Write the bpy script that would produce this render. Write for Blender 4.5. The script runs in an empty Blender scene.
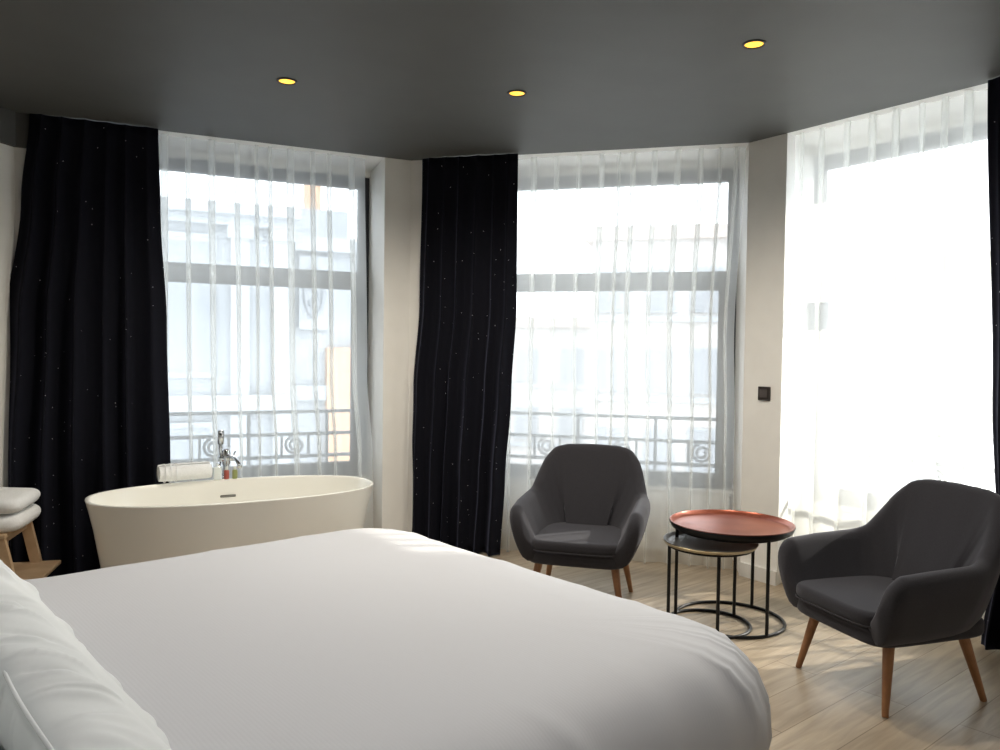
import bpy, bmesh, math, random
from mathutils import Vector, Matrix
PI = math.pi
rnd = random.Random(7)
sc = bpy.context.scene
C = bpy.context.collection

# ------------------------------------------------------------------ camera
EYE = 1.38
cam_d = bpy.data.cameras.new('camera'); cam = bpy.data.objects.new('camera', cam_d); C.objects.link(cam)
fw = Vector((0.0, 0.99953257, -0.03057184)); rt = Vector((0.99991531, 0.00039788, 0.01300849)); up = Vector((-0.01301457, 0.03056925, 0.99944792))
M = Matrix(((rt.x, up.x, -fw.x, 0), (rt.y, up.y, -fw.y, 0), (rt.z, up.z, -fw.z, EYE), (0, 0, 0, 1)))
cam.matrix_world = M
cam_d.sensor_width = 36; cam_d.lens = 36 * 0.7864; cam_d.clip_start = 0.05; cam_d.clip_end = 300
sc.camera = cam

# ------------------------------------------------------------------ sky, sun, exposure
sc.view_settings.view_transform = 'Standard'; sc.view_settings.look = 'None'
sc.view_settings.gamma = 1.0; sc.view_settings.use_curve_mapping = False
sc.view_settings.exposure = 0.82
w = bpy.data.worlds.new('sky'); sc.world = w; w.use_nodes = True
bg = w.node_tree.nodes['Background']
bg.inputs['Color'].default_value = (0.90, 0.95, 1.0, 1); bg.inputs['Strength'].default_value = 3.1
sd = bpy.data.lights.new('sun', 'SUN'); sun = bpy.data.objects.new('sun', sd); C.objects.link(sun)
sd.energy = 4.5; sd.angle = math.radians(0.8); sd.color = (1.0, 0.93, 0.82)
SUN_AZ, SUN_EL = math.radians(18), math.radians(30)          # azimuth counted from +x towards +y
sdir = Vector((math.cos(SUN_AZ) * math.cos(SUN_EL), math.sin(SUN_AZ) * math.cos(SUN_EL), math.sin(SUN_EL)))
sun.rotation_euler = sdir.to_track_quat('Z', 'Y').to_euler(); sun.location = sdir * 30
sc.cycles.use_denoising = True
sc.cycles.max_bounces = 14; sc.cycles.diffuse_bounces = 6; sc.cycles.transparent_max_bounces = 24; sc.cycles.transmission_bounces = 8
sc.cycles.caustics_reflective = False; sc.cycles.caustics_refractive = False
sc.cycles.sample_clamp_indirect = 8

# ------------------------------------------------------------------ wall frames of the bay
CEIL = 2.68
AN = [math.radians(-25.073), math.radians(14.927), math.radians(54.927)]
DW = [5.203, 5.102, 4.043]                                    # room faces of the three bay walls
def tn(k): return Vector((math.cos(AN[k]), -math.sin(AN[k]), 0)), Vector((math.sin(AN[k]), math.cos(AN[k]), 0))
def WP(k, s, d, z=0.0):                                       # point on wall k: s along it, d beyond its face
    t, n = tn(k); return t * s + n * (DW[k] + d) + Vector((0, 0, z))
def inter(k, j, d=0.0):
    t1, n1 = tn(k); t2, n2 = tn(j); a, b = DW[k] + d, DW[j] + d
    det = n1.x * n2.y - n1.y * n2.x
    return Vector(((a * n2.y - b * n1.y) / det, (n1.x * b - n2.x * a) / det, 0))
REC = 0.50; WT = 0.70

# ------------------------------------------------------------------ helpers
def tag(o, label=None, cat=None, group=None, kind=None):
    if label: o['label'] = label
    if cat: o['category'] = cat
    if group: o['group'] = group
    if kind: o['kind'] = kind
    return o
def empty(name, loc, rz=0.0, parent=None, **k):
    o = bpy.data.objects.new(name, None); C.objects.link(o); o.location = loc; o.rotation_euler = (0, 0, rz)
    o.empty_display_size = 0.1
    if parent: o.parent = parent
    return tag(o, **k)
def obj(name, bm, mat, parent=None, loc=None, rz=0.0, smooth=False, **k):
    bmesh.ops.recalc_face_normals(bm, faces=bm.faces)
    me = bpy.data.meshes.new(name); bm.to_mesh(me); bm.free(); me.materials.append(mat)
    if smooth: me.polygons.foreach_set('use_smooth', [True] * len(me.polygons))
    o = bpy.data.objects.new(name, me); C.objects.link(o)
    if parent: o.parent = parent
    if loc is not None: o.location = loc
    o.rotation_euler = (0, 0, rz)
    return tag(o, **k)
def auto(o, ang=35):
    me = o.data
    me.polygons.foreach_set('use_smooth', [True] * len(me.polygons))
    bm = bmesh.new(); bm.from_mesh(me)
    for e in bm.edges:
        if len(e.link_faces) == 2 and e.calc_face_angle(0) > math.radians(ang): e.smooth = False
    bm.to_mesh(me); bm.free(); return o
def NB(): return bmesh.new()
def box(bm, x0, x1, y0, y1, z0, z1, M=None, bev=0.0):
    vs = [bm.verts.new((x, y, z)) for x in (x0, x1) for y in (y0, y1) for z in (z0, z1)]
    fs = [bm.faces.new([vs[i] for i in f]) for f in ((0, 1, 3, 2), (4, 6, 7, 5), (0, 4, 5, 1), (2, 3, 7, 6), (0, 2, 6, 4), (1, 5, 7, 3))]
    if bev > 0:
        es = list({e for f in fs for e in f.edges})
        r = bmesh.ops.bevel(bm, geom=es, offset=bev, segments=2, affect='EDGES', profile=0.5)
        vs = list({v for f in r['faces'] for v in f.verts} | {v for v in vs if v.is_valid})
    if M is not None: bmesh.ops.transform(bm, matrix=M, verts=vs)
    return vs
def prism(bm, pts, z0, z1):
    a = [bm.verts.new((p[0], p[1], z0)) for p in pts]; b = [bm.verts.new((p[0], p[1], z1)) for p in pts]
    n = len(pts); bm.faces.new(a[::-1]); bm.faces.new(b)
    for i in range(n): bm.faces.new((a[i], a[(i + 1) % n], b[(i + 1) % n], b[i]))
def rings(bm, R, close=True, cap0=True, cap1=True):
    V = [[bm.verts.new(p) for p in r] for r in R]
    n = len(R[0])
    for a, b in zip(V[:-1], V[1:]):
        for i in range(n if close else n - 1):
            j = (i + 1) % n
            bm.faces.new((a[i], a[j], b[j], b[i]))
    if cap0: bm.faces.new(V[0][::-1])
    if cap1: bm.faces.new(V[-1])
    return V
def lathe(bm, prof, seg=32, M=None, cap0=True, cap1=True):
    R = [[(r * math.cos(2 * PI * i / seg), r * math.sin(2 * PI * i / seg), z) for i in range(seg)] for r, z in prof]
    V = rings(bm, R, True, cap0, cap1)
    if M is not None: bmesh.ops.transform(bm, matrix=M, verts=[v for r in V for v in r])
def tube(bm, pts, rad, seg=10, closed=False):
    pts = [Vector(p) for p in pts]; n = len(pts); R = []; prev = None
    for i, p in enumerate(pts):
        if closed: d = pts[(i + 1) % n] - pts[i - 1]
        else: d = pts[min(i + 1, n - 1)] - pts[max(i - 1, 0)]
        d.normalize()
        ref = prev if prev is not None else (Vector((0, 0, 1)) if abs(d.z) < .9 else Vector((1, 0, 0)))
        u = (ref - d * ref.dot(d)).normalized(); v = d.cross(u); prev = u
        r = rad[i] if isinstance(rad, (list, tuple)) else rad
        R.append([p + (u * math.cos(2 * PI * k / seg) + v * math.sin(2 * PI * k / seg)) * r for k in range(seg)])
    if closed: R.append(R[0])
    V = rings(bm, R, True, not closed, not closed)
    if closed: bmesh.ops.remove_doubles(bm, verts=[v for r in V for v in r], dist=1e-6)
def lerp(a, b, t): return a + (b - a) * t
def table(keys, x):                                           # piecewise smooth interpolation of rows (x, v...)
    if x <= keys[0][0]: return keys[0][1:]
    for a, b in zip(keys[:-1], keys[1:]):
        if x <= b[0]:
            t = (x - a[0]) / (b[0] - a[0]); t = t * t * (3 - 2 * t)
            return tuple(lerp(p, q, t) for p, q in zip(a[1:], b[1:]))
    return keys[-1][1:]
def sup(t, a, b, e):
    c, s = math.cos(t), math.sin(t)
    return (a * math.copysign(abs(c) ** (2 / e), c), b * math.copysign(abs(s) ** (2 / e), s))
def subsurf(o, n=2):
    m = o.modifiers.new('sub', 'SUBSURF'); m.levels = n; m.render_levels = n; return o

# ------------------------------------------------------------------ materials
def mat(name, col=(.5, .5, .5), rough=.6, metal=0.0, spec=.5, **kw):
    m = bpy.data.materials.new(name); m.use_nodes = True
    b = m.node_tree.nodes['Principled BSDF']
    b.inputs['Base Color'].default_value = (*col, 1); b.inputs['Roughness'].default_value = rough
    b.inputs['Metallic'].default_value = metal; b.inputs['Specular IOR Level'].default_value = spec
    for k, v in kw.items(): b.inputs[k].default_value = v
    return m
def nd(m, t, **k):
    n = m.node_tree.nodes.new(t)
    for a, v in k.items():
        if hasattr(n, a): setattr(n, a, v)
        else: n.inputs[a].default_value = v
    return n
def lk(m, a, b): m.node_tree.links.new(a, b)
def bsdf(m): return m.node_tree.nodes['Principled BSDF']
def coords(m, scale=(1, 1, 1), rot=(0, 0, 0), out='Object'):
    tc = nd(m, 'ShaderNodeTexCoord'); mp = nd(m, 'ShaderNodeMapping')
    mp.inputs['Scale'].default_value = scale; mp.inputs['Rotation'].default_value = rot
    lk(m, tc.outputs[out], mp.inputs['Vector']); return mp.outputs['Vector']
def noisy(m, c1, c2, scale=20, vec=None, detail=4, bump=0.0, bdist=.002, lo=.35, hi=.65):
    v = vec or coords(m); n = nd(m, 'ShaderNodeTexNoise'); n.inputs['Scale'].default_value = scale; n.inputs['Detail'].default_value = detail
    lk(m, v, n.inputs['Vector']); r = nd(m, 'ShaderNodeValToRGB')
    r.color_ramp.elements[0].position = lo; r.color_ramp.elements[0].color = (*c1, 1)
    r.color_ramp.elements[1].position = hi; r.color_ramp.elements[1].color = (*c2, 1)
    lk(m, n.outputs['Fac'], r.inputs['Fac']); lk(m, r.outputs['Color'], bsdf(m).inputs['Base Color'])
    if bump:
        b = nd(m, 'ShaderNodeBump'); b.inputs['Strength'].default_value = bump; b.inputs['Distance'].default_value = bdist
        lk(m, n.outputs['Fac'], b.inputs['Height']); lk(m, b.outputs['Normal'], bsdf(m).inputs['Normal'])
    return m
m_wall = noisy(mat('wall_paint', rough=.75), (.83, .82, .785), (.86, .85, .815), 6, bump=.05)
m_ceil = noisy(mat('ceiling_paint', rough=.6), (.080, .081, .077), (.086, .087, .083), 4, bump=.03)
m_white = mat('white_trim', (.72, .71, .68), .45)
m_niche = mat('niche_paint', (.86, .85, .82), .6)
m_frame = mat('window_metal', (.035, .036, .040), .5, .2)
m_rail = mat('railing_iron', (.17, .19, .22), .6, .2)
m_black = mat('black_metal', (.012, .012, .013), .38, .5)
m_tub = mat('tub_acrylic', (.88, .87, .81), .20)
m_chrome = mat('chrome', (.75, .77, .8), .12, 1.0)
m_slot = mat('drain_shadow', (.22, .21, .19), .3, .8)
m_chair = noisy(mat('chair_wool', rough=.95, spec=.15), (.026, .025, .029), (.036, .035, .040), 350, bump=.25, bdist=.001)
bsdf(m_chair).inputs['Sheen Weight'].default_value = .35; bsdf(m_chair).inputs['Sheen Roughness'].default_value = .5
bsdf(m_chair).inputs['Sheen Tint'].default_value = (.5, .5, .55, 1)
m_leg = noisy(mat('leg_wood', rough=.45), (.22, .095, .036), (.32, .15, .06), 14)
m_stool = noisy(mat('pale_wood', rough=.55), (.50, .34, .20), (.60, .43, .27), 9)
m_copper = noisy(mat('copper_tray_paint', rough=.30, metal=.55), (.22, .050, .026), (.31, .085, .042), 5)
m_smalltray = mat('grey_tray_paint', (.10, .095, .09), .35, .4)
m_brass = mat('champagne_rim', (.55, .48, .33), .35, .8)
m_towel = noisy(mat('towel_cotton', rough=.95, spec=.1), (.84, .85, .85), (.90, .91, .91), 120, bump=.6, bdist=.003)
m_switch = mat('switch_bronze', (.055, .045, .04), .35, .6)
m_switch2 = mat('switch_button', (.12, .10, .09), .3, .7)
m_base = mat('bed_base_fabric', (.02, .02, .022), .9)

# linen: satin stripes run across the bed
m_linen = mat('bed_linen', (.56, .565, .585), .7, spec=.25)
v = coords(m_linen); wv = nd(m_linen, 'ShaderNodeTexWave'); wv.wave_type = 'BANDS'; wv.bands_direction = 'X'; wv.inputs['Scale'].default_value = 34; wv.inputs['Distortion'].default_value = .15
lk(m_linen, v, wv.inputs['Vector'])
n2 = nd(m_linen, 'ShaderNodeTexNoise'); n2.inputs['Scale'].default_value = 7; n2.inputs['Detail'].default_value = 3; lk(m_linen, v, n2.inputs['Vector'])
ad = nd(m_linen, 'ShaderNodeMath'); ad.operation = 'MULTIPLY_ADD'; ad.inputs[1].default_value = .06
lk(m_linen, wv.outputs['Fac'], ad.inputs[0]); lk(m_linen, n2.outputs['Fac'], ad.inputs[2])
bp = nd(m_linen, 'ShaderNodeBump'); bp.inputs['Strength'].default_value = .25; bp.inputs['Distance'].default_value = .006
lk(m_linen, ad.outputs[0], bp.inputs['Height']); lk(m_linen, bp.outputs['Normal'], bsdf(m_linen).inputs['Normal'])
m_pillow = noisy(mat('pillow_cotton', rough=.75, spec=.2), (.74, .765, .76), (.78, .80, .795), 5, bump=.35, bdist=.012)

# oak plank floor, planks running along the bed
m_floor = mat('oak_floor', rough=.36, spec=.4)
v = coords(m_floor, rot=(0, 0, math.radians(-39.5)))
br = nd(m_floor, 'ShaderNodeTexBrick'); br.offset = .37; br.offset_frequency = 2
br.inputs['Scale'].default_value = 1.0; br.inputs['Brick Width'].default_value = 1.6; br.inputs['Row Height'].default_value = .19
br.inputs['Mortar Size'].default_value = .0022; br.inputs['Mortar Smooth'].default_value = .3
br.inputs['Color1'].default_value = (.37, .295, .21, 1); br.inputs['Color2'].default_value = (.43, .355, .265, 1); br.inputs['Mortar'].default_value = (.20, .15, .10, 1)
lk(m_floor, v, br.inputs['Vector'])
mp = nd(m_floor, 'ShaderNodeMapping'); mp.inputs['Scale'].default_value = (1.2, 14, 1); lk(m_floor, v, mp.inputs['Vector'])
ng = nd(m_floor, 'ShaderNodeTexNoise'); ng.inputs['Scale'].default_value = 2.2; ng.inputs['Detail'].default_value = 6; ng.inputs['Distortion'].default_value = .6
lk(m_floor, mp.outputs['Vector'], ng.inputs['Vector'])
rg = nd(m_floor, 'ShaderNodeValToRGB'); rg.color_ramp.elements[0].position = .3; rg.color_ramp.elements[0].color = (.62, .60, .57, 1); rg.color_ramp.elements[1].position = .7; rg.color_ramp.elements[1].color = (1.1, 1.08, 1.05, 1)
lk(m_floor, ng.outputs['Fac'], rg.inputs['Fac'])
mx = nd(m_floor, 'ShaderNodeMix', data_type='RGBA', blend_type='MULTIPLY'); mx.inputs['Factor'].default_value = .8
lk(m_floor, br.outputs['Color'], mx.inputs['A']); lk(m_floor, rg.outputs['Color'], mx.inputs['B']); lk(m_floor, mx.outputs['Result'], bsdf(m_floor).inputs['Base Color'])
bp = nd(m_floor, 'ShaderNodeBump'); bp.inputs['Strength'].default_value = .15; bp.inputs['Distance'].default_value = .002; bp.invert = True
lk(m_floor, br.outputs['Fac'], bp.inputs['Height']); lk(m_floor, bp.outputs['Normal'], bsdf(m_floor).inputs['Normal'])

# black velvet with woven-in glitter flecks
m_velvet = mat('velvet', (.007, .0075, .012), .9, spec=.1)
b = bsdf(m_velvet); b.inputs['Sheen Weight'].default_value = .32; b.inputs['Sheen Roughness'].default_value = .35; b.inputs['Sheen Tint'].default_value = (.35, .38, .6, 1)
v = coords(m_velvet); vo = nd(m_velvet, 'ShaderNodeTexVoronoi'); vo.inputs['Scale'].default_value = 34; lk(m_velvet, v, vo.inputs['Vector'])
lt = nd(m_velvet, 'ShaderNodeMath'); lt.operation = 'LESS_THAN'; lt.inputs[1].default_value = .085; lk(m_velvet, vo.outputs['Distance'], lt.inputs[0])
sp = nd(m_velvet, 'ShaderNodeSeparateColor'); lk(m_velvet, vo.outputs['Color'], sp.inputs[0])
gt = nd(m_velvet, 'ShaderNodeMath'); gt.operation = 'GREATER_THAN'; gt.inputs[1].default_value = .80; lk(m_velvet, sp.outputs[0], gt.inputs[0])
ml = nd(m_velvet, 'ShaderNodeMath'); ml.operation = 'MULTIPLY'; lk(m_velvet, lt.outputs[0], ml.inputs[0]); lk(m_velvet, gt.outputs[0], ml.inputs[1])
mx = nd(m_velvet, 'ShaderNodeMix', data_type='RGBA'); mx.inputs['A'].default_value = (.007, .0075, .012, 1); mx.inputs['B'].default_value = (.55, .55, .6, 1)
lk(m_velvet, ml.outputs[0], mx.inputs['Factor']); lk(m_velvet, mx.outputs['Result'], b.inputs['Base Color'])

# sheer voile: open weave lets part of the light straight through, threads scatter the rest
m_sheer = bpy.data.materials.new('sheer_voile'); m_sheer.use_nodes = True
nt = m_sheer.node_tree; nt.nodes.clear()
outn = nt.nodes.new('ShaderNodeOutputMaterial'); tr = nt.nodes.new('ShaderNodeBsdfTransparent'); tl = nt.nodes.new('ShaderNodeBsdfTranslucent'); df = nt.nodes.new('ShaderNodeBsdfDiffuse')
tl.inputs['Color'].default_value = (.93, .94, .92, 1); df.inputs['Color'].default_value = (.80, .81, .79, 1); tr.inputs['Color'].default_value = (1, 1, 1, 1)
m1 = nt.nodes.new('ShaderNodeMixShader'); m1.inputs[0].default_value = .25; m2 = nt.nodes.new('ShaderNodeMixShader')
lwn = nt.nodes.new('ShaderNodeLayerWeight'); lwn.inputs['Blend'].default_value = .5
mr = nt.nodes.new('ShaderNodeMapRange'); mr.inputs['From Min'].default_value = 0; mr.inputs['From Max'].default_value = 1; mr.inputs['To Min'].default_value = .43; mr.inputs['To Max'].default_value = .74
nt.links.new(lwn.outputs['Facing'], mr.inputs['Value']); nt.links.new(mr.outputs[0], m2.inputs[0])
nt.links.new(tl.outputs[0], m1.inputs[1]); nt.links.new(df.outputs[0], m1.inputs[2])
nt.links.new(tr.outputs[0], m2.inputs[1]); nt.links.new(m1.outputs[0], m2.inputs[2]); nt.links.new(m2.outputs[0], outn.inputs[0])

# window glass
m_glass = bpy.data.materials.new('window_glass'); m_glass.use_nodes = True
nt = m_glass.node_tree; nt.nodes.clear()
outn = nt.nodes.new('ShaderNodeOutputMaterial'); tr = nt.nodes.new('ShaderNodeBsdfTransparent'); gl = nt.nodes.new('ShaderNodeBsdfGlossy'); gl.inputs['Roughness'].default_value = .02
tr.inputs['Color'].default_value = (.97, .98, .98, 1); fr = nt.nodes.new('ShaderNodeFresnel'); fr.inputs['IOR'].default_value = 1.25; ms = nt.nodes.new('ShaderNodeMixShader')
nt.links.new(fr.outputs[0], ms.inputs[0]); nt.links.new(tr.outputs[0], ms.inputs[1]); nt.links.new(gl.outputs[0], ms.inputs[2]); nt.links.new(ms.outputs[0], outn.inputs[0])
def emis(name, col, s):
    m = mat(name, col, .4); b = bsdf(m); b.inputs['Emission Color'].default_value = (*col, 1); b.inputs['Emission Strength'].default_value = s; return m
m_fill_lens = emis('fill_light_lens', (1, .9, .8), 4)  # glowing lens of the added, unseen fill lights
m_bulb = emis('lamp_lens', (1.0, .52, .045), 1.2)

# ------------------------------------------------------------------ room shell
cA, cB = inter(0, 1), inter(1, 2)
cL = WP(0, -.60, 0); cR = WP(2, -.90, 0)
t1, n1 = tn(1)
LB = cL - n1 * 7.0; RB = cR - n1 * 6.2                        # rear ends of the two side walls
# floor and ceiling (ceiling stops at the faces of the bay walls; the niches have white tops)
bm = NB(); prism(bm, [LB - t1 * .3 - n1 * .3, RB + t1 * .3 - n1 * .3, cR + t1 * .3, WP(2, -.9, WT), inter(1, 2, WT), inter(0, 1, WT), WP(0, -.6, WT), cL - t1 * .3], -.12, 0)
obj('floor', bm, m_floor, kind='structure')
bm = NB(); prism(bm, [LB - t1 * .3 - n1 * .3, RB + t1 * .3 - n1 * .3, cR + t1 * .3, cR, cB, cA, cL, cL - t1 * .3], CEIL, CEIL + .12)
obj('ceiling', bm, m_ceil, kind='structure')
NI = [(-.46, 1.553, -.44, 1.60), (-1.92, .206, -1.95, .150), (-2.853, -1.02, -3.045, -1.00)]   # niche edges: face left/right, window plane left/right
for k, nm in enumerate(('left', 'middle', 'right')):
    a0, a1, b0, b1 = NI[k]
    bm = NB(); prism(bm, [WP(k, a0, 0), WP(k, a1, 0), WP(k, b1, WT), WP(k, b0, WT)], CEIL, CEIL + .12)
    obj('ceiling_niche_' + nm, bm, m_niche, kind='structure')
    bm = NB(); prism(bm, [WP(k, b0, REC - .02), WP(k, b1, REC - .02), WP(k, b1, WT), WP(k, b0, WT)], 0, .44)
    prism(bm, [WP(k, b0, REC - .02), WP(k, b1, REC - .02), WP(k, b1, WT), WP(k, b0, WT)], 2.64, CEIL)
    obj('wall_' + nm, bm, m_wall, kind='structure')
bm = NB(); prism(bm, [WP(0, NI[0][1], 0), cA, WP(1, NI[1][0], 0), WP(1, NI[1][2], WT), inter(0, 1, WT), WP(0, NI[0][3], WT)], 0, CEIL + .12)
obj('wall_pier_left', bm, m_wall, kind='structure')
bm = NB(); prism(bm, [WP(1, NI[1][1], 0), cB, WP(2, NI[2][0], 0), WP(2, NI[2][2], WT), inter(1, 2, WT), WP(1, NI[1][3], WT)], 0, CEIL + .12)
obj('wall_pier_right', bm, m_wall, kind='structure')
bm = NB(); prism(bm, [cL, WP(0, NI[0][0], 0), WP(0, NI[0][2], WT), WP(0, -.9, WT), LB - t1 * .3, LB], 0, CEIL)
obj('wall_far_left', bm, m_wall, kind='structure')
bm = NB(); prism(bm, [WP(2, NI[2][1], 0), cR, RB, RB + t1 * .3, WP(2, -.6, WT), WP(2, NI[2][3], WT)], 0, CEIL)
obj('wall_far_right', bm, m_wall, kind='structure')
bm = NB(); prism(bm, [LB - t1 * .3, RB + t1 * .3, RB + t1 * .3 - n1 * .3, LB - t1 * .3 - n1 * .3], 0, CEIL)
obj('wall_rear', bm, m_wall, kind='structure')
# dark beam under the ceiling along the far left wall
bm = NB(); prism(bm, [cL + t1 * .0, cL + t1 * .03 - n1 * .02, LB + t1 * .03, LB], CEIL - .19, CEIL)
prism(bm, [WP(0, -.6, 0), WP(0, -.6, -.02), WP(0, -.46, -.02), WP(0, -.46, 0)], CEIL - .19, CEIL)
obj('trim_1', bm, m_ceil, kind='structure')
# baseboards on the piers
def basebd(name, pts):
    bm = NB()
    for a, b in zip(pts[:-1], pts[1:]):
        d = (b - a).normalized(); o = Vector((d.y, -d.x, 0)) * .014
        prism(bm, [a, b, b + o, a + o], 0, .085)
    obj(name, bm, m_white, kind='structure')
basebd('baseboard_pier_left', [WP(0, NI[0][1], 0), cA, WP(1, NI[1][0], 0)])
basebd('baseboard_pier_right', [WP(1, NI[1][1], 0), cB, WP(2, NI[2][0], 0)])
basebd('baseboard_far_left', [LB, cL])

# ------------------------------------------------------------------ windows
def window(k, idx, s0, s1, lab):
    W = empty('window_%d' % idx, WP(k, 0, REC), -AN[k], kind='structure')
    Z0, Z1 = .44, 2.64; J = .07
    bm = NB()
    box(bm, s0, s0 + J, 0, .09, Z0, Z1, bev=.004); box(bm, s1 - J, s1, 0, .09, Z0, Z1, bev=.004)
    box(bm, s0 + J, s1 - J, 0, .09, Z1 - .078, Z1, bev=.004); box(bm, s0 + J, s1 - J, 0, .09, Z0, Z0 + .06, bev=.004)
    box(bm, s0 + J, s1 - J, 0, .09, 1.865, 1.945, bev=.004)
    obj('window_frame', bm, m_frame, W, kind='structure')
    bm = NB()
    a, b, c, d = s0 + J, s1 - J, Z0 + .06, 1.865
    box(bm, a, a + .05, -.012, .06, c, d, bev=.004); box(bm, b - .05, b, -.012, .06, c, d, bev=.004)
    box(bm, a + .05, b - .05, -.012, .06, c, c + .05, bev=.004); box(bm, a + .05, b - .05, -.012, .06, d - .05, d, bev=.004)
    obj('sash', bm, m_frame, W, kind='structure')
    bm = NB(); box(bm, a + .04, b - .04, .035, .041, c + .04, d - .04); obj('glass_pane', bm, m_glass, W, kind='structure')
    bm = NB(); box(bm, a - .01, b + .01, .045, .051, 1.935, Z1 - .07); obj('glass_pane', bm, m_glass, W, kind='structure')
    bm = NB(); box(bm, s0 - .0, s1 + .0, -.03, .0, Z0 - .02, Z0 + .008, bev=.003); obj('window_sill', bm, m_white, W, kind='structure')
    # portal: guides daylight sampling through this opening
    pl = bpy.data.lights.new('portal', 'AREA'); pl.shape = 'RECTANGLE'; pl.size = s1 - s0; pl.size_y = Z1 - Z0; pl.cycles.is_portal = True
    po = bpy.data.objects.new('daylight_portal', pl); C.objects.link(po); t, n = tn(k)
    zx = n; xx = -t                                           # light looks along -Z, i.e. into the room
    po.matrix_world = Matrix(((xx.x, 0, zx.x, 0), (xx.y, 0, zx.y, 0), (0, 1, 0, 0), (0, 0, 0, 1)))
    p = WP(k, (s0 + s1) / 2, REC + .12, (Z0 + Z1) / 2); po.matrix_world.translation = p
    return W
window(0, 1, -.43, 1.586, '')
window(1, 2, -1.93, .168, '')
window(2, 3, -3.03, -1.01, '')

# ------------------------------------------------------------------ balcony railings outside
def railing(k, s0, s1, label, off=.35):
    R = empty('balcony_railing', WP(k, (s0 + s1) / 2, REC + off, .0), -AN[k], label=label, cat='railing', group=None)
    h = (s1 - s0) / 2
    for z in (.90, .73, .56):
        bm = NB(); box(bm, -h, h, -.012, .012, z - .014, z + .014, bev=.003); obj('rail', bm, m_rail, R)
    bm = NB(); box(bm, -h, h, -.145, .12, .26, .36); obj('ledge', bm, m_stone, R)
    x = -h + .012; per = .58; sc0 = (s0 + s1) / 2
    k0 = math.floor((s0 - .20) / per)
    for i in range(k0, k0 + 6):
        px_ = .20 + per * i - sc0                               # full-height post, then a framed scroll
        for xx, z0, z1, w_ in ((px_, .36, .90, .013), (px_ + .24, .56, .73, .010), (px_ + .44, .56, .73, .010)):
            if -h < xx < h:
                bm = NB(); box(bm, xx - w_, xx + w_, -.011, .011, z0, z1, bev=.002); obj('baluster', bm, m_rail, R)
        xc = px_ + .34
        if -h + .08 < xc < h - .08:
            pts = []
            for j in range(34):
                a = j / 33 * 3.7 * PI; r = .076 * (1 - .75 * j / 33); pts.append((xc + r * math.cos(a + PI * .6), 0, .645 + r * math.sin(a + PI * .6) * .95))
            bm = NB(); tube(bm, pts, .011, 8); obj('scroll', bm, m_rail, R, smooth=True)
    return R
m_stone = noisy(mat('facade_stone', rough=.85), (.25, .268, .29), (.28, .298, .32), 3)
m_stone2 = noisy(mat('facade_panel', rough=.85), (.18, .197, .22), (.20, .217, .24), 3)
m_brick = noisy(mat('terracotta', rough=.8), (.42, .25, .16), (.48, .30, .19), 4)
m_far = noisy(mat('pale_render', rough=.9), (.36, .34, .33), (.40, .38, .37), .5)
m_farw = mat('far_window', (.18, .19, .21), .3)
m_roof = mat('pale_roof', (.34, .29, .26), .8)
m_street = mat('street', (.68, .67, .65), .9)
m_leaf = noisy(mat('hedge_leaf', rough=.7), (.10, .16, .08), (.22, .30, .15), 8)
railing(0, -.43, 1.62, 'grey iron balcony railing with scrolls outside the window behind the bathtub')
railing(1, -1.93, .20, 'grey iron balcony railing outside the middle window behind the armchair')
railing(2, -3.05, -1.0, 'sunlit iron balcony railing with scrolls outside the right window')

# ------------------------------------------------------------------ buildings across the street
def bpart(name, P, m, *boxes):
    bm = NB()
    for bx in boxes: box(bm, *bx)
    return obj(name, bm, m, P)
B = empty('ornate_building', WP(0, 0, 8.0, -9), -AN[0], label='pale ornate stone building with cornice across the street behind the left window', cat='building')
g = 9.0
bpart('wall', B, m_stone, (-6, 2.35, 0, 4, 0, g + 3.45), (2.35, 5.2, .4, 4, 0, g + 3.1))
bpart('cornice', B, m_stone, (-6.1, 2.45, -.35, 4, g + 3.45, g + 3.62), (-6.1, 2.4, -.2, .1, g + 3.3, g + 3.45), (2.45, 5.3, .1, .6, g + 3.02, g + 3.25))
bpart('tower', B, m_stone, (2.0, 3.6, 1.2, 3.2, g + 3.2, g + 3.9))
for x, wd in ((-3.2, .7), (-1.2, .7), (.75, .7)):
    f = bpart('window', B, m_stone, (x - wd / 2 - .1, x + wd / 2 + .1, -.08, .06, g + .9, g + 3.15))
    bpart('pane', f, m_stone2, (x - wd / 2, x + wd / 2, -.10, .02, g + 1.0, g + 3.0))
    f = bpart('window', B, m_stone, (x - wd / 2 - .1, x + wd / 2 + .1, -.08, .06, g - 2.6, g + .2))
    bpart('pane', f, m_stone2, (x - wd / 2, x + wd / 2, -.10, .02, g - 2.5, g + .1))
for x in (-2.2, -.2, 1.55, 2.2):
    bpart('pilaster', B, m_stone, (x - .14, x + .14, -.16, .05, 0, g + 3.3), (x - .2, x + .2, -.2, .05, g + 3.1, g + 3.3))
bpart('string_course', B, m_stone, (-6, 2.42, -.22, .05, g + .35, g + .62), (2.35, 5.2, .25, .45, g + .5, g + .75))
f = bpart('relief_panel', B, m_stone, (2.55, 3.05, .28, .45, g + 1.7, g + 2.95))
bm = NB()
tube(bm, [(2.8 + .16 * math.cos(a), .26, g + 2.35 + .42 * math.sin(a)) for a in [i * PI / 12 for i in range(24)]], .03, 6, True)
tube(bm, [(2.8 + .09 * math.sin(3 * a), .26, g + 1.95 + a * .13) for a in [i * .25 for i in range(26)]], .02, 6)
obj('relief_ornament', bm, m_stone2, f)
bpart('shutter', B, m_brick, (3.02, 3.6, .22, .42, g - 1.6, g + 1.4))
bpart('dark_storey', B, m_stone2, (-6, 2.3, -.02, .05, 0, g - 2.9))
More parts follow.
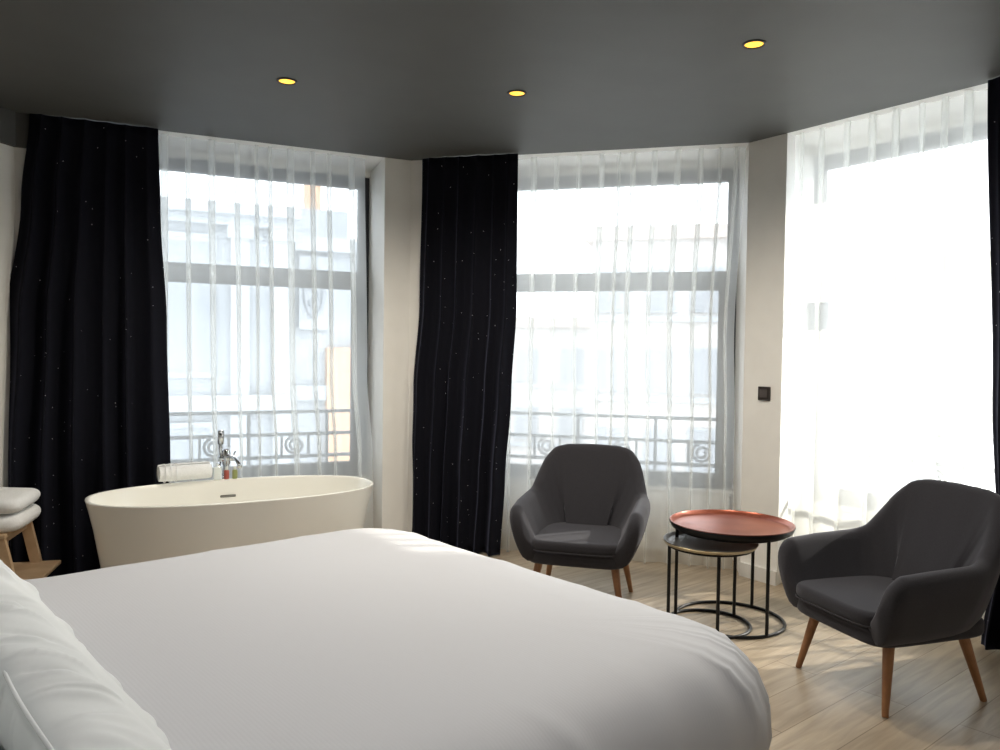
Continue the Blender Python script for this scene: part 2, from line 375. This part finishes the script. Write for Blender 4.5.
bm = NB(); box(bm, 2.93, 3.17, 1.5, 1.9, g + 3.9, g + 5.6); box(bm, 2.83, 3.27, 1.46, 1.94, g + 5.6, g + 5.72); obj('chimney', bm, m_brick, B)

def tower(k, s0, s1, d, z0, z1, label, nx, fl):
    F = empty('apartment_building', WP(k, (s0 + s1) / 2, d, z0), -AN[k], label=label, cat='building')
    h = (s1 - s0) / 2
    bpart('wall', F, m_far, (-h, h, 0, 8, 0, z1 - z0)); bpart('roof', F, m_roof, (-h - .3, h + .3, -.4, 8.3, z1 - z0, z1 - z0 + .5))
    for j in range(fl):
        z = z1 - z0 - 2.6 - j * 3.0
        for i in range(nx):
            x = -h + 2 * h * (i + .5) / nx
            f = bpart('window', F, m_stone, (x - .62, x + .62, -.1, .02, z - .1, z + 1.6)); bpart('pane', f, m_farw, (x - .5, x + .5, -.14, 0, z, z + 1.5))
        bpart('ledge', F, m_stone, (-h, h, -.25, 0, z - .45, z - .25))
tower(1, -4.4, 7.5, 25, -9, 5.6, 'hazy pale apartment building with rows of windows behind the middle window', 7, 5)
tower(1, -17, -5.6, 34, -9, 2.6, 'lower hazy apartment building further left behind the middle window', 5, 4)
bm = NB(); prism(bm, [(-60, 8.0, 0), (60, 8.0, 0), (60, 90, 0), (-60, 90, 0)], -9.3, -9.05)
obj('ground_street', bm, m_street, kind='structure')

# ------------------------------------------------------------------ curtains
def curtain(name, k, edges, off, amp, pleat, mt, label, cat, group=None, fold=.33, thick=0.0, seed=1, top=.7, z0=.012, z1=CEIL - .004, nz=40, per=14):
    """edges: rows (z, s_left, s_right); pleat: mean pleat width at the top"""
    r = random.Random(seed); rows = sorted(edges)
    _, sa, sb = rows[-1]; n = max(3, int(round((sb - sa) / pleat)))
    ws = [r.uniform(.6, 1.5) for _ in range(n)]; T = sum(ws); ws = [x / T for x in ws]
    am = [r.uniform(.6, 1.25) for _ in range(n)]; ph = [r.uniform(-1, 1) for _ in range(n)]
    U = []
    acc = 0
    for i in range(n):
        for j in range(per):
            U.append((i, j / per, acc + ws[i] * j / per)); 
        acc += ws[i]
    U.append((n - 1, 1.0, 1.0))
    bm = NB(); G = []
    for a in range(nz + 1):
        q = a / nz; z = lerp(z0, z1, q); e0, e1 = table(rows, z); wdt = e1 - e0; row = []
        drop = 1 - q
        for i, t, u in U:
            soft = 1 - .25 * drop
            f = fold * ws[i] * math.sin(2 * PI * t) * (.75 + .35 * am[i]) * soft
            sway = .012 * math.sin(3.1 * q + ph[i] * 3 + u * 9) * drop * math.sin(PI * u)
            s = e0 + wdt * (u + f) + sway
            d = amp * (am[i]) * (top + (1.2 - top) * drop ** .7) * math.cos(2 * PI * t) + .35 * amp * math.sin(5 * q * 1.3 + u * 17) * drop
            row.append(bm.verts.new((s, d, z)))
        G.append(row)
    for A, Bq in zip(G[:-1], G[1:]):
        for i in range(len(U) - 1): bm.faces.new((A[i], A[i + 1], Bq[i + 1], Bq[i]))
    me = bpy.data.meshes.new(name); bm.to_mesh(me); bm.free(); me.materials.append(mt)
    me.polygons.foreach_set('use_smooth', [True] * len(me.polygons))
    o = bpy.data.objects.new(name, me); C.objects.link(o)
    o.location = WP(k, 0, off); o.rotation_euler = (0, 0, -AN[k])
    if thick:
        s = o.modifiers.new('solid', 'SOLIDIFY'); s.thickness = thick; s.offset = 0
    return tag(o, label, cat, group)
curtain('sheer_curtain', 0, [(0, .0, 1.52), (.65, .0, 1.51), (1.2, .0, 1.47), (2.68, .0, 1.44)], .075, .032, .132, m_sheer, 'long white sheer curtain hanging behind the bathtub', 'curtain', seed=3)
curtain('sheer_curtain', 1, [(0, -1.5, .165), (.9, -1.5, .16), (1.5, -1.5, .145), (2.68, -1.5, .19)], .075, .032, .132, m_sheer, 'long white sheer curtain at the middle window behind the armchair', 'curtain', seed=5)
curtain('sheer_curtain', 2, [(0, -2.85, -1.5), (2.68, -2.85, -1.5)], .055, .032, .132, m_sheer, 'long white sheer curtain at the right window next to the wall switch', 'curtain', seed=11)
curtain('blackout_curtain', 0, [(0, -.68, .215), (.65, -.68, .21), (1.5, -.64, .19), (2.2, -.565, .155), (2.68, -.52, .142)], -.055, .042, .11, m_velvet, 'black speckled velvet curtain left of the bathtub behind the towel stool', 'curtain', fold=.1, thick=.004, top=.2, seed=4)
curtain('blackout_curtain', 1, [(0, -1.99, -1.335), (.5, -1.99, -1.31), (1.1, -1.975, -1.275), (1.7, -1.93, -1.245), (2.68, -1.913, -1.244)], -.055, .040, .11, m_velvet, 'black speckled velvet curtain between the bathtub and the middle window', 'curtain', fold=.1, thick=.004, top=.2, seed=9)
curtain('blackout_curtain', 2, [(0, -1.71, -1.15), (.5, -1.66, -1.12), (1.2, -1.69, -1.10), (2.68, -1.745, -1.08)], -.055, .040, .11, m_velvet, 'black velvet curtain at the far right edge behind the right armchair', 'curtain', fold=.1, thick=.004, top=.2, seed=12)

# ------------------------------------------------------------------ bathtub
tub_c = Vector((-1.452, 4.38, 0)); TR = math.radians(28.5)
T = empty('bathtub', tub_c, TR, label='white oval freestanding bathtub in front of the left window', cat='bathtub')
N = 72
def tring(a, b, z, e=2.35, lift=0.0): return [(*sup(2 * PI * i / N, a, b, e), z + lift * abs(math.cos(2 * PI * i / N)) ** 3) for i in range(N)]
OUT = [(.650, .285, .0), (.658, .292, .008), (.676, .313, .12), (.701, .341, .28), (.727, .367, .43), (.750, .385, .53), (.763, .394, .580), (.765, .395, .585), (.763, .393, .588)]
INN = [(.751, .382, .588), (.748, .379, .585), (.743, .375, .572), (.722, .357, .50), (.675, .327, .38), (.63, .287, .26), (.58, .247, .17), (.51, .20, .125), (.38, .14, .112), (.15, .06, .108)]
bm = NB(); rings(bm, [tring(a, b, z) for a, b, z in OUT + INN]); o = obj('basin', bm, m_tub, T, smooth=True)
def inn_y(z):
    for p, q in zip(INN[2:-1], INN[3:]):
        if q[2] <= z <= p[2]: t = (z - q[2]) / (p[2] - q[2]); return lerp(q[1], p[1], t)
bm = NB(); yy = inn_y(.49); box(bm, -.045, .045, yy - .006, yy + .012, .482, .497, bev=.005); obj('overflow_slot', bm, m_slot, T)
bm = NB(); lathe(bm, [(.032, .106), (.034, .112), (.028, .117), (.0, .118)][:3], 24); obj('drain', bm, m_chrome, T, smooth=True)

# ------------------------------------------------------------------ freestanding bath tap
F = empty('bath_tap', (-1.690, 4.855, 0), TR, label='chrome freestanding bath tap with hand shower behind the bathtub', cat='tap')
bm = NB(); lathe(bm, [(.05, 0), (.05, .010), (.022, .014), (.019, .03), (.019, .66)], 24); obj('column', bm, m_chrome, F, smooth=False); auto(F.children[-1])
bm = NB(); lathe(bm, [(.024, .655), (.026, .66), (.026, .74), (.02, .752)], 24); box(bm, -.05, .05, -.02, .02, .675, .71, bev=.006); obj('valve_body', bm, m_chrome, F); auto(F.children[-1])
bm = NB(); tube(bm, [(0, 0, .70), (.02, -.05, .715), (.04, -.11, .70), (.05, -.15, .675), (.053, -.16, .65)], [.014, .013, .012, .012, .012], 12); obj('spout', bm, m_chrome, F, smooth=True)
bm = NB(); tube(bm, [(.02, 0, .70), (.045, 0, .715), (.055, -.005, .735)], [.006, .006, .005], 8); obj('lever', bm, m_chrome, F, smooth=True)
bm = NB(); tube(bm, [(-.03, -.01, .70), (-.035, -.012, .75), (-.035, -.012, .78), (-.035, -.012, .785), (-.033, -.012, .87), (-.033, -.012, .872)], [.010, .010, .011, .020, .021, .018], 14); obj('hand_shower', bm, m_chrome, F, smooth=True)
bm = NB(); tube(bm, [(-.03, -.012, .69), (-.06, -.03, .60), (-.07, -.04, .45), (-.05, -.04, .30), (-.03, -.02, .25), (-.02, .0, .40), (-.02, 0, .6)], .006, 8); obj('hose', bm, m_chrome, F, smooth=True)

def tubp(x, y, z): return Matrix.Translation(tub_c) @ Matrix.Rotation(TR, 4, 'Z') @ Vector((x, y, z))
def rim_y(x): 
    # rear rim centre line for a given x in tub space
    return .386 * (1 - abs(x / .746) ** 2.35) ** (1 / 2.35)
m_red = mat('red_label_paint', (.38, .09, .07), .4); m_green = mat('green_label_paint', (.30, .33, .12), .4); m_clear = mat('milky_plastic', (.80, .84, .82), .25)
def bottle(x, label, mbody, mcap):
    p = tubp(x, rim_y(x), .588); E = empty('shampoo_bottle', p, TR, label=label, cat='bottle', group=None)
    bm = NB(); lathe(bm, [(.013, 0), (.0155, .003), (.0155, .048), (.012, .054)], 16); obj('body', bm, mbody, E); auto(E.children[-1])
    bm = NB(); lathe(bm, [(.0085, .054), (.0095, .056), (.0095, .072), (.007, .075)], 16); obj('cap', bm, mcap, E); auto(E.children[-1])
bottle(-.004, 'tiny bottle with red label on the bathtub rim beside the tap', m_red, m_clear)
bottle(.044, 'tiny bottle with yellow-green label on the bathtub rim', m_green, m_clear)
p = tubp(-.056, rim_y(-.056), .588); E = empty('soap_dispenser', p, TR, label='small clear soap dispenser on the bathtub rim left of the red bottle', cat='dispenser')
bm = NB(); box(bm, -.022, .022, -.014, .014, 0, .075, bev=.005); obj('body', bm, m_clear, E)
bm = NB(); lathe(bm, [(.006, .075), (.006, .085), (.009, .087), (.009, .093)], 12); obj('pump', bm, m_clear, E)

# rolled towel lying across the rim: a flat towel wound into a spiral roll
xr = -.50
def towel_roll():
    L = .29; S = 64; turns = 3.2; R0 = .012; R1 = .054
    bm = NB(); prof = []
    for i in range(S + 1):
        a = turns * 2 * PI * i / S; r = lerp(R0, R1, i / S); prof.append((r * math.cos(a), r * math.sin(a)))
    inner = [(c * (1 - .0075 / max(.013, math.hypot(c, s))), s * (1 - .0075 / max(.013, math.hypot(c, s)))) for c, s in prof]
    loop = prof + inner[::-1]; K = 14; R = []
    for j in range(K + 1):
        x = -L / 2 + L * j / K; f = 1 - .05 * (abs(2 * j / K - 1) ** 8) + .012 * math.sin(j * 2.1)
        R.append([(x, c * f, s * f) for c, s in loop])
    rings(bm, R, True, False, False)
    bm.verts.ensure_lookup_table(); n = len(loop)
    for base in (0, K * n):
        for i in range(S): 
            bm.faces.new([bm.verts[base + i], bm.verts[base + i + 1], bm.verts[base + n - 2 - i], bm.verts[base + n - 1 - i]])
    return bm
ya = rim_y(-.40); yb = rim_y(-.04); ang = math.atan2(yb - ya, .36)
p = tubp(-.24, (ya + yb) / 2 + .006, .593 + .054)
Tw = obj('rolled_towel', towel_roll(), m_towel, loc=p, rz=TR + ang, label='white rolled towel lying on the left rear rim of the bathtub', cat='towel'); auto(Tw, 50)
for sx in (-.115, -.085, -.055):
    bm = NB(); tube(bm, [(sx, .0545 * math.cos(a), .0545 * math.sin(a)) for a in [i * PI / 12 for i in range(24)]], .0022, 6, True); obj('ribbed_band', bm, m_towel, Tw, smooth=True)

# ------------------------------------------------------------------ step stool with folded towels
SR = math.radians(105); sp_ = Vector((-2.655, 4.07, 0))
S = empty('step_stool', sp_, SR, label='pale wooden step stool with a low step, standing left of the bathtub', cat='stool')
def sl(x0, y0, x1, y1, z0, z1, wx=.016, wy=.026):
    bm = NB(); a = [(x0 - wx, y0 - wy, z0), (x0 + wx, y0 - wy, z0), (x0 + wx, y0 + wy, z0), (x0 - wx, y0 + wy, z0)]
    b = [(x1 - wx, y1 - wy, z1), (x1 + wx, y1 - wy, z1), (x1 + wx, y1 + wy, z1), (x1 - wx, y1 + wy, z1)]
    rings(bm, [a, b]); return bm
ST = .435
for x0 in (-.205, .205):
    obj('leg', sl(x0, -.205, x0, -.115, 0, ST - .024), m_stool, S); obj('leg', sl(x0, .125, x0, .10, 0, ST - .024), m_stool, S)
bm = NB(); box(bm, -.235, .235, -.15, .14, ST - .024, ST, bev=.006); obj('seat', bm, m_stool, S)
for y0 in (-.125, .095):
    bm = NB(); box(bm, -.19, .19, y0, y0 + .018, ST - .060, ST - .024); obj('apron', bm, m_stool, S)
bm = NB(); box(bm, -.225, .225, -.285, .13, .160, .182, bev=.005); obj('step_board', bm, m_stool, S)
def folded(z, label, w=.43, d=.33, h=.085, sk=0.0, seed=1):
    r = random.Random(seed); bm = NB(); Rr = []
    for q in range(9):
        a = -PI / 2 + PI * q / 8; zz = h / 2 + h / 2 * math.sin(a); sh = .5 * h * (1 - math.cos(a))
        Rr.append([(x + .004 * math.sin(7 * y / d + q), y, zz + .006 * math.sin(x * 21 + seed) * math.sin(y * 17) * (zz / h) - .010 * (abs(x) / (w / 2)) ** 4 * (zz / h)) for x, y in [sup(2 * PI * i / 48, w / 2 - sh, d / 2 - sh, 5) for i in range(48)]])
    inner = [(.80, 1), (.55, 1), (.25, 1)]
    for f, _ in inner: Rr.append([(x * f, y * f, h + .006 * math.sin(x * f * 21 + seed) * math.sin(y * f * 17) + .004 * (1 - f)) for x, y, z in Rr[8]])
    rings(bm, Rr)
    o = obj('folded_towel', bm, m_towel, loc=sp_ + Vector((.052, .000, z)), rz=SR + sk, smooth=True, label=label, cat='towel', group=None); subsurf(o, 1); return o
folded(ST, 'white folded towel lying directly on the wooden step stool', seed=1)
folded(ST + .0925, 'white folded towel on top of the other towel on the stool', sk=.02, seed=4, w=.43)

# ------------------------------------------------------------------ bed
BA = math.radians(41.5)
be = Vector((math.cos(BA), math.sin(BA), 0)); bw = Vector((math.sin(BA), -math.cos(BA), 0))
C1 = Vector((-.50, 3.68, 0)); BW = 2.07; BL = 2.14
bc = C1 - be * (BL / 2) + bw * (BW / 2)
Bd = empty('bed', bc, BA, label='large double bed filling the foreground, black base under white bedding', cat='bed')
hx, hy = BL / 2, BW / 2
bm = NB(); box(bm, -hx + .06, hx - .13, -hy + .12, hy - .12, .07, .26, bev=.01); obj('bed_base', bm, m_base, Bd)
bm = NB(); box(bm, -hx + .06, hx - .24, -hy + .22, hy - .22, .26, .50, bev=.03); obj('mattress', bm, m_pillow, Bd)
for sx in (-1, 1):
    for sy in (-1, 1):
        bm = NB(); lathe(bm, [(.022, 0), (.022, .01), (.03, .02), (.03, .07)], 16, Matrix.Translation((sx * (hx - .25), sy * (hy - .22), 0))); obj('leg', bm, m_black, Bd)
# duvet
PR = [(q_, z_ + .04 * (z_ - .13) / .46) for q_, z_ in [(.14, .17), (.09, .175), (.042, .21), (.012, .27), (.0, .345), (.008, .42), (.035, .49), (.08, .540), (.14, .567), (.22, .580), (.34, .586), (.5, .590), (.68, .592), (.85, .593)]]
NP = 1080
def outline(inset):
    a, b_ = hx - inset, hy - inset; rc = max(.04, .30 - inset * .55); pts = []
    rc = min(rc, min(a, b_) - .01)
    for i in range(NP):
        # same parameter for every ring: walk the rounded rectangle
        t = i / NP * 4; q = int(t) % 4; f = t - int(t)
        cx, cy = [(a - rc, b_ - rc), (-(a - rc), b_ - rc), (-(a - rc), -(b_ - rc)), (a - rc, -(b_ - rc))][q]
        nx_, ny_ = [(-(a - rc), b_ - rc), (-(a - rc), -(b_ - rc)), (a - rc, -(b_ - rc)), (a - rc, b_ - rc)][q]
        if f < .35:
            an = q * PI / 2 + f / .35 * PI / 2; pts.append((cx + rc * math.cos(an), cy + rc * math.sin(an), math.cos(an), math.sin(an)))
        else:
            g_ = (f - .35) / .65; an = (q + 1) * PI / 2; ox, oy = rc * math.cos(an), rc * math.sin(an)
            pts.append((lerp(cx, nx_, g_) + ox, lerp(cy, ny_, g_) + oy, math.cos(an), math.sin(an)))
    return pts
r = random.Random(5)
creases = [(r.uniform(0, 1), r.uniform(.003, .008), r.uniform(.004, .011), r.uniform(-.6, .6)) for _ in range(34)]
creases += [(.742, .0035, .010, .5), (.757, .005, .011, .35), (.772, .0022, .010, .45), (.784, .003, .012, .3), (.797, .002, .009, .35), (.806, .0035, .011, .2), (.818, .002, .010, .1), (.829, .003, .010, .0), (.842, .004, .008, -.2), (.725, .006, .010, .7), (.70, .006, .009, .8), (.865, .006, .006, -.3)]
bm = NB(); Rr = []
for k_, (ins, z) in enumerate(PR):
    row = []
    lev = k_ / (len(PR) - 1)
    for i, (x, y, nx_, ny_) in enumerate(outline(ins)):
        u = i / NP; d = 0
        for c, wd, h_, sk in creases:
            du = (u - c - sk * .05 * lev + .5) % 1 - .5
            d += h_ * math.exp(-(du / wd) ** 2) * max(0, 1 - abs(lev - .42) / .36) ** .8
        d += .003 * math.sin(u * 2 * PI * 7 + z * 9) * max(0, 1 - lev * 1.6)
        edge = max(0, 1 - abs(ins - .1) / .35)
        zz = z + .006 * math.sin(x * 4.1 + 1) * math.sin(y * 3.3) * min(1, ins * 2) + .22 * d * edge
        row.append((x + nx_ * (d - .004), y + ny_ * (d - .004), zz))
    Rr.append(row)
rings(bm, Rr, True, False, True)
Dv = obj('duvet', bm, m_linen, loc=bc, rz=BA, smooth=True, label='white plump duvet covering the whole bed in the foreground', cat='duvet')

# long pillow: lens cross-section with a piped seam, leaning on the pillow behind it
def pillow(name, base, tilt, W, Lp, th, label, seed, seam=True):
    E = empty(name, base, BA, label=label, cat='pillow')
    bm = NB(); nu, nv = 420, 30; r = random.Random(seed); top = []; bot = []
    CR = [(r.uniform(-Lp / 2, Lp / 2), r.uniform(.007, .022), r.choice((-1, 1, 1)) * r.uniform(.005, .013), r.uniform(.35, .95), r.uniform(-.10, .10), r.choice((-1, 1))) for _ in range(int(Lp * 44))]
    R = []
    for i in range(nu + 1):
        y = -Lp / 2 + Lp * i / nu; ey = max(0.0, 1 - abs(2 * y / Lp) ** 5) ** .6; row = []
        for s_ in (1, -1):
            rg_ = range(nv + 1) if s_ == 1 else range(nv - 1, 0, -1)
            for j in rg_:
                x = -W / 2 + W * j / nv; ex = max(0.0, 1 - abs(2 * x / W) ** 2.6) ** .75
                bulge = th / 2 * ex * (.25 + .75 * ey)
                edge = min(1, (1 - abs(2 * x / W)) * 4)
                side = -1 if x < 0 else 1; q_ = abs(2 * x / W); wr = 0
                for c0, cw_, ch_, cl_, csl, cs_ in CR:
                    if cs_ == side:
                        wr += ch_ * math.exp(-((y - c0 - csl * (1 - q_)) / cw_) ** 2) * min(1, max(0, (q_ - 1 + cl_) / cl_ * 2.2)) * min(1, (1 - q_) * 7)
                wr += .004 * math.sin(y * 19 + x * 31 + seed) * ex
                xs = x * (.95 + .05 * ey) + .008 * math.sin(y * 11 + seed) * (abs(2 * x / W) ** 3)
                row.append((xs, y * (1 - .02 * (1 - ex)), s_ * (bulge + wr)))
        R.append(row)
    rings(bm, R)
    Mt = Matrix.Rotation(tilt, 4, 'Y'); bmesh.ops.transform(bm, matrix=Mt, verts=bm.verts)
    o = obj('pillow_case', bm, m_pillow, E, smooth=True)
    if seam:
        bm = NB(); pts = []
        for i in range(nu + 1):
            y = -Lp / 2 + Lp * i / nu; pts.append(Mt @ Vector((-W / 2 * (.95 + .05 * max(0.0, 1 - abs(2 * y / Lp) ** 5) ** .6) - .008 * math.sin(y * 11 + seed) - .002, y * .98, 0)))
        tube(bm, pts, .0032, 6); obj('piping', bm, m_pillow, E, smooth=True)
    return E
def bedp(e_, w_, z): return be * e_ + Vector((0, 0, z)) + bw * w_
# e_ measured along the bed from the camera's foot point, w_ across it
cw = (bc).dot(bw)
pillow('long_pillow', be * .345 + bw * (cw + .18) + Vector((0, 0, .725)), math.radians(50), .35, 2.02, .16, 'long white pillow with piped seam propped up at the lower left', 2)
pillow('back_pillow', be * .10 + bw * (cw + .18) + Vector((0, 0, .77)), math.radians(58), .36, 2.02, .14, 'white pillow at the head of the bed, its corner showing at lower left edge', 5)

# ------------------------------------------------------------------ armchairs
KEYS = [  # v, bx, by, tx, ty, tz, thickness
    (0.00, .250, -.285, .282, -.310, .460, .030), (0.05, .262, -.283, .304, -.300, .525, .065), (0.12, .268, -.25, .315, -.255, .562, .085), (0.30, .270, -.10, .322, -.10, .573, .088),
    (0.46, .262, .06, .322, .10, .580, .086), (0.53, .252, .12, .305, .165, .596, .080), (0.62, .240, .17, .288, .225, .665, .076), (0.73, .220, .225, .262, .290, .755, .074), (0.82, .190, .262, .225, .338, .812, .074), (0.89, .13, .282, .155, .362, .830, .074), (1.0, 0, .290, 0, .370, .834, .074)]
IB = [(0.0, .165, -.26), (.12, .17, -.22), (.30, .172, -.10), (.46, .166, .0), (.58, .15, .050), (.70, .122, .075), (.85, .068, .090), (1.0, 0, .092)]
def shell_mesh():
    NS = 26; half = []
    for i in range(NS + 1):
        v_ = i / NS; k = list(table(KEYS, v_)); half.append(k)
    st = [(h, 1) for h in half] + [([-h[0], h[1], -h[2], h[3], h[4], h[5]], -1) for h in half[-2::-1]]
    P = [Vector((s[0][2], s[0][3])) for s in st]; R = []
    for i, (s, _) in enumerate(st):
        bx, by, tx, ty, tz, th = s
        d = P[min(i + 3, len(P) - 1)] - P[max(i - 3, 0)]
        d = d.normalized(); o = Vector((d.y, -d.x))            # outward
        if o.dot(P[i] + Vector((0, .05))) < 0: o = -o
        if i < 2: o = Vector((1, -.2)).normalized()
        if i > len(P) - 3: o = Vector((-1, -.2)).normalized()
        Bp = Vector((bx, by)); Tp = Vector((tx, ty)); z0 = .265; row = []
        vv = 1 - abs(2 * i / (len(st) - 1) - 1); kx, ky = table(IB, vv); ib = Vector((math.copysign(kx, bx) if abs(bx) > 1e-6 else 0, ky)); z0 = .265; row = []
        vv = 1 - abs(2 * i / (len(st) - 1) - 1); qq = min(1, max(0, (vv - .25) / .75)); ib = Bp - o * (.10 + .12 * qq * qq * (3 - 2 * qq))
        H = tz - th / 2
        for f, bul in ((0, 0), (.25, .012), (.5, .018), (.75, .014), (.93, .006)):
            q = Bp.lerp(Tp + o * th / 2, f) + o * bul; row.append((q.x, q.y, lerp(z0, H, f)))
        for a in (35, 65, 90, 115, 145):
            a = math.radians(a); q = Tp + o * (th / 2 * math.cos(a)); row.append((q.x, q.y, H + th / 2 * math.sin(a)))
        for f, bul in ((.95, 0), (.7, .006), (.4, .008), (.12, 0)):
            q = ib.lerp(Tp - o * th / 2, f) + o * bul; row.append((q.x, q.y, lerp(.30, H, f)))
        row.append((ib.x, ib.y, z0 + .01))
        R.append(row)
    bm = NB(); V = rings(bm, R, True, False, False)
    for vr in (V[0], V[-1]):
        c = sum((v.co for v in vr), Vector()) / len(vr); sgn = 1
        cv = bm.verts.new(c + Vector((0, -.022, .01)))
        for i in range(len(vr)): bm.faces.new((vr[i], vr[(i + 1) % len(vr)], cv))
    return bm
def rblock(bm, a, b, z0, z1, e=5, rr=.03, y0=0.0, crown=0.0, seg=56, front_drop=0.0):
    Rr = []
    for q in range(7):
        t = q / 6 * PI / 2; ins = rr * (1 - math.sin(t)); Rr.append((ins, z0 + rr * (1 - math.cos(t))))
    Rr2 = [(i_, z1 - (z - z0)) for i_, z in Rr[::-1]]
    L_ = []
    for ins, z in Rr + Rr2: L_.append([(x, y + y0, z) for x, y in [sup(2 * PI * k / seg, a - ins, b - ins, e) for k in range(seg)]])
    for f in (.8, .55, .25): L_.append([(x * f, (y - y0) * f + y0, z1 + crown * (1 - f * f)) for x, y, z in L_[len(Rr + Rr2) - 1]])
    rings(bm, L_)
def armchair(loc, rz, label):
    A = empty('armchair', loc, rz, label=label, cat='armchair')
    o = obj('upholstered_shell', shell_mesh(), m_chair, A, smooth=True); subsurf(o, 1)
    bm = NB(); rblock(bm, .262, .288, .262, .335, 7, .020, -.008); obj('seat_base', bm, m_chair, A, smooth=True)
    bm = NB(); rblock(bm, .243, .262, .334, .396, 6, .022, -.058, .008); obj('seat_cushion', bm, m_chair, A, smooth=True)
    bm = NB(); tube(bm, [(x, y - .060, .340) for x, y in [sup(2 * PI * k / 56, .238, .264, 6) for k in range(56)]], .003, 6, True); obj('cushion_piping', bm, m_chair, A, smooth=True)
    for sx in (-1, 1):
        for (y0, y1) in ((-.19, -.245), (.18, .25)):
            bm = NB(); tube(bm, [(sx * .20, y0, .268), (sx * .247, y1, .004), (sx * .248, y1 * 1.003, 0)], [.023, .0125, .0115], 14); obj('leg', bm, m_leg, A, smooth=False); auto(A.children[-1], 60)
    return A
armchair((.469, 4.325, 0), math.radians(-15), 'charcoal fabric armchair in front of the middle window')
armchair((1.645, 3.275, 0), math.radians(-72), 'charcoal fabric armchair at the right, turned towards the bed')

# ------------------------------------------------------------------ nesting side tables
def side_table(name, loc, r_, h_, legs, inner, lip, label, rr, dz=1.0):
    Tt = empty(name, loc, 0, label=label, cat='table', group=None)
    D_ = lambda P_: [(a_, h_ + b_ * dz) for a_, b_ in P_]
    bm = NB(); lathe(bm, D_([(r_ - .035, -.020), (r_ - .012, -.015), (r_, .006), (r_ + .001, .010), (r_ - .004, .010), (r_ - .016, -.006), (r_ - .032, -.012), (r_ * .5, -.0125), (.01, -.0125)]), 96)
    o = obj('tray_top', bm, inner, Tt); auto(o, 50)
    bm = NB(); lathe(bm, D_([(r_ - .036, -.0225), (r_ - .010, -.0165), (r_ + .0025, .006), (r_ + .0035, .004), (r_ - .007, -.021), (r_ - .036, -.0275)]), 96, None, False, False)
    o = obj('tray_rim', bm, lip, Tt); auto(o, 50)
    bm = NB(); tube(bm, [(rr * math.cos(a), rr * math.sin(a), .008) for a in [i * PI / 36 for i in range(72)]], .0085, 10, True); obj('base_ring', bm, m_black, Tt, smooth=True)
    bm = NB(); tube(bm, [(rr * math.cos(a), rr * math.sin(a), h_ - .0275 * dz - .005) for a in [i * PI / 36 for i in range(72)]], .0060, 8, True); obj('top_ring', bm, m_black, Tt, smooth=True)
    for a in legs:
        a = math.radians(a); x, y = rr * math.cos(a), rr * math.sin(a)
        bm = NB(); tube(bm, [(x, y, .008), (x, y, h_ - .026)], .0088, 12); obj('leg', bm, m_black, Tt, smooth=False); auto(Tt.children[-1], 50)
side_table('copper_side_table', (1.205, 4.04, 0), .310, .505, (-66, 48, 170), m_copper, m_black, 'taller round side table with copper tray top beside the right armchair', .272)
side_table('grey_side_table', (1.077, 3.965, 0), .232, .428, (181, -93, 36), m_smalltray, m_brass, 'lower round side table with dark tray nested under the copper one', .206, .62)

# ------------------------------------------------------------------ switch
p = WP(2, -2.968, -.006, 1.143)
Sw = empty('wall_switch', p, -AN[2], label='small square bronze wall switch on the pier between the windows', cat='switch')
bm = NB(); box(bm, -.042, .042, -.006, .006, -.042, .042, bev=.003); obj('plate', bm, m_switch, Sw)
bm = NB(); box(bm, -.026, .026, -.010, -.005, -.026, .026, bev=.003); obj('button', bm, m_switch2, Sw)

# ------------------------------------------------------------------ ceiling spotlights
def spot(x, y, label):
    E = empty('ceiling_spotlight', (x, y, CEIL), label=label, cat='spotlight')
    bm = NB(); lathe(bm, [(.050, 0), (.050, -.004), (.046, -.006), (.040, -.005), (.038, 0)], 40, None, False, False); o = obj('trim_ring', bm, m_frame, E); auto(o)
    bm = NB(); lathe(bm, [(.038, -.001), (.030, -.0035), (.01, -.005)], 40); obj('lens', bm, m_bulb, E, smooth=True)
    l = bpy.data.lights.new('spot_glow', 'SPOT'); l.energy = 42; l.color = (1, .91, .78); l.spot_size = math.radians(160); l.spot_blend = .8; l.shadow_soft_size = .03
    lo = bpy.data.objects.new('spot_glow', l); C.objects.link(lo); lo.parent = E; lo.location = (0, 0, -.02)
spot(-1.056, 3.87, 'glowing round ceiling spotlight above the bathtub')
spot(.067, 4.004, 'glowing round ceiling spotlight, middle one of the three')
spot(1.047, 3.338, 'glowing round ceiling spotlight nearest the right window')

# fill lights added over the bed, out of view, to raise the indoor brightness
for x, y in ((-1.5, 2.5), (-.3, 2.6), (.9, 2.0), (-1.2, 1.1), (.0, 1.2), (1.2, .2), (-.9, -.6)):
    E = empty('added_fill_light', (x, y, CEIL), label='added fill light above the bed, out of view', cat='fill light', group='added fill lights above the bed')
    bm = NB(); lathe(bm, [(.060, 0), (.060, -.004), (.056, -.006), (.050, -.005), (.048, 0)], 40, None, False, False); auto(obj('trim_ring', bm, m_frame, E))
    bm = NB(); lathe(bm, [(.048, -.001), (.030, -.0035), (.01, -.005)], 40); obj('lens', bm, m_fill_lens, E, smooth=True)
    l = bpy.data.lights.new('fill_beam', 'SPOT'); l.energy = 12; l.color = (1, .985, .975); l.spot_size = math.radians(150); l.spot_blend = 1; l.shadow_soft_size = .12
    lo = bpy.data.objects.new('fill_beam', l); C.objects.link(lo); lo.parent = E; lo.location = (0, 0, -.02)
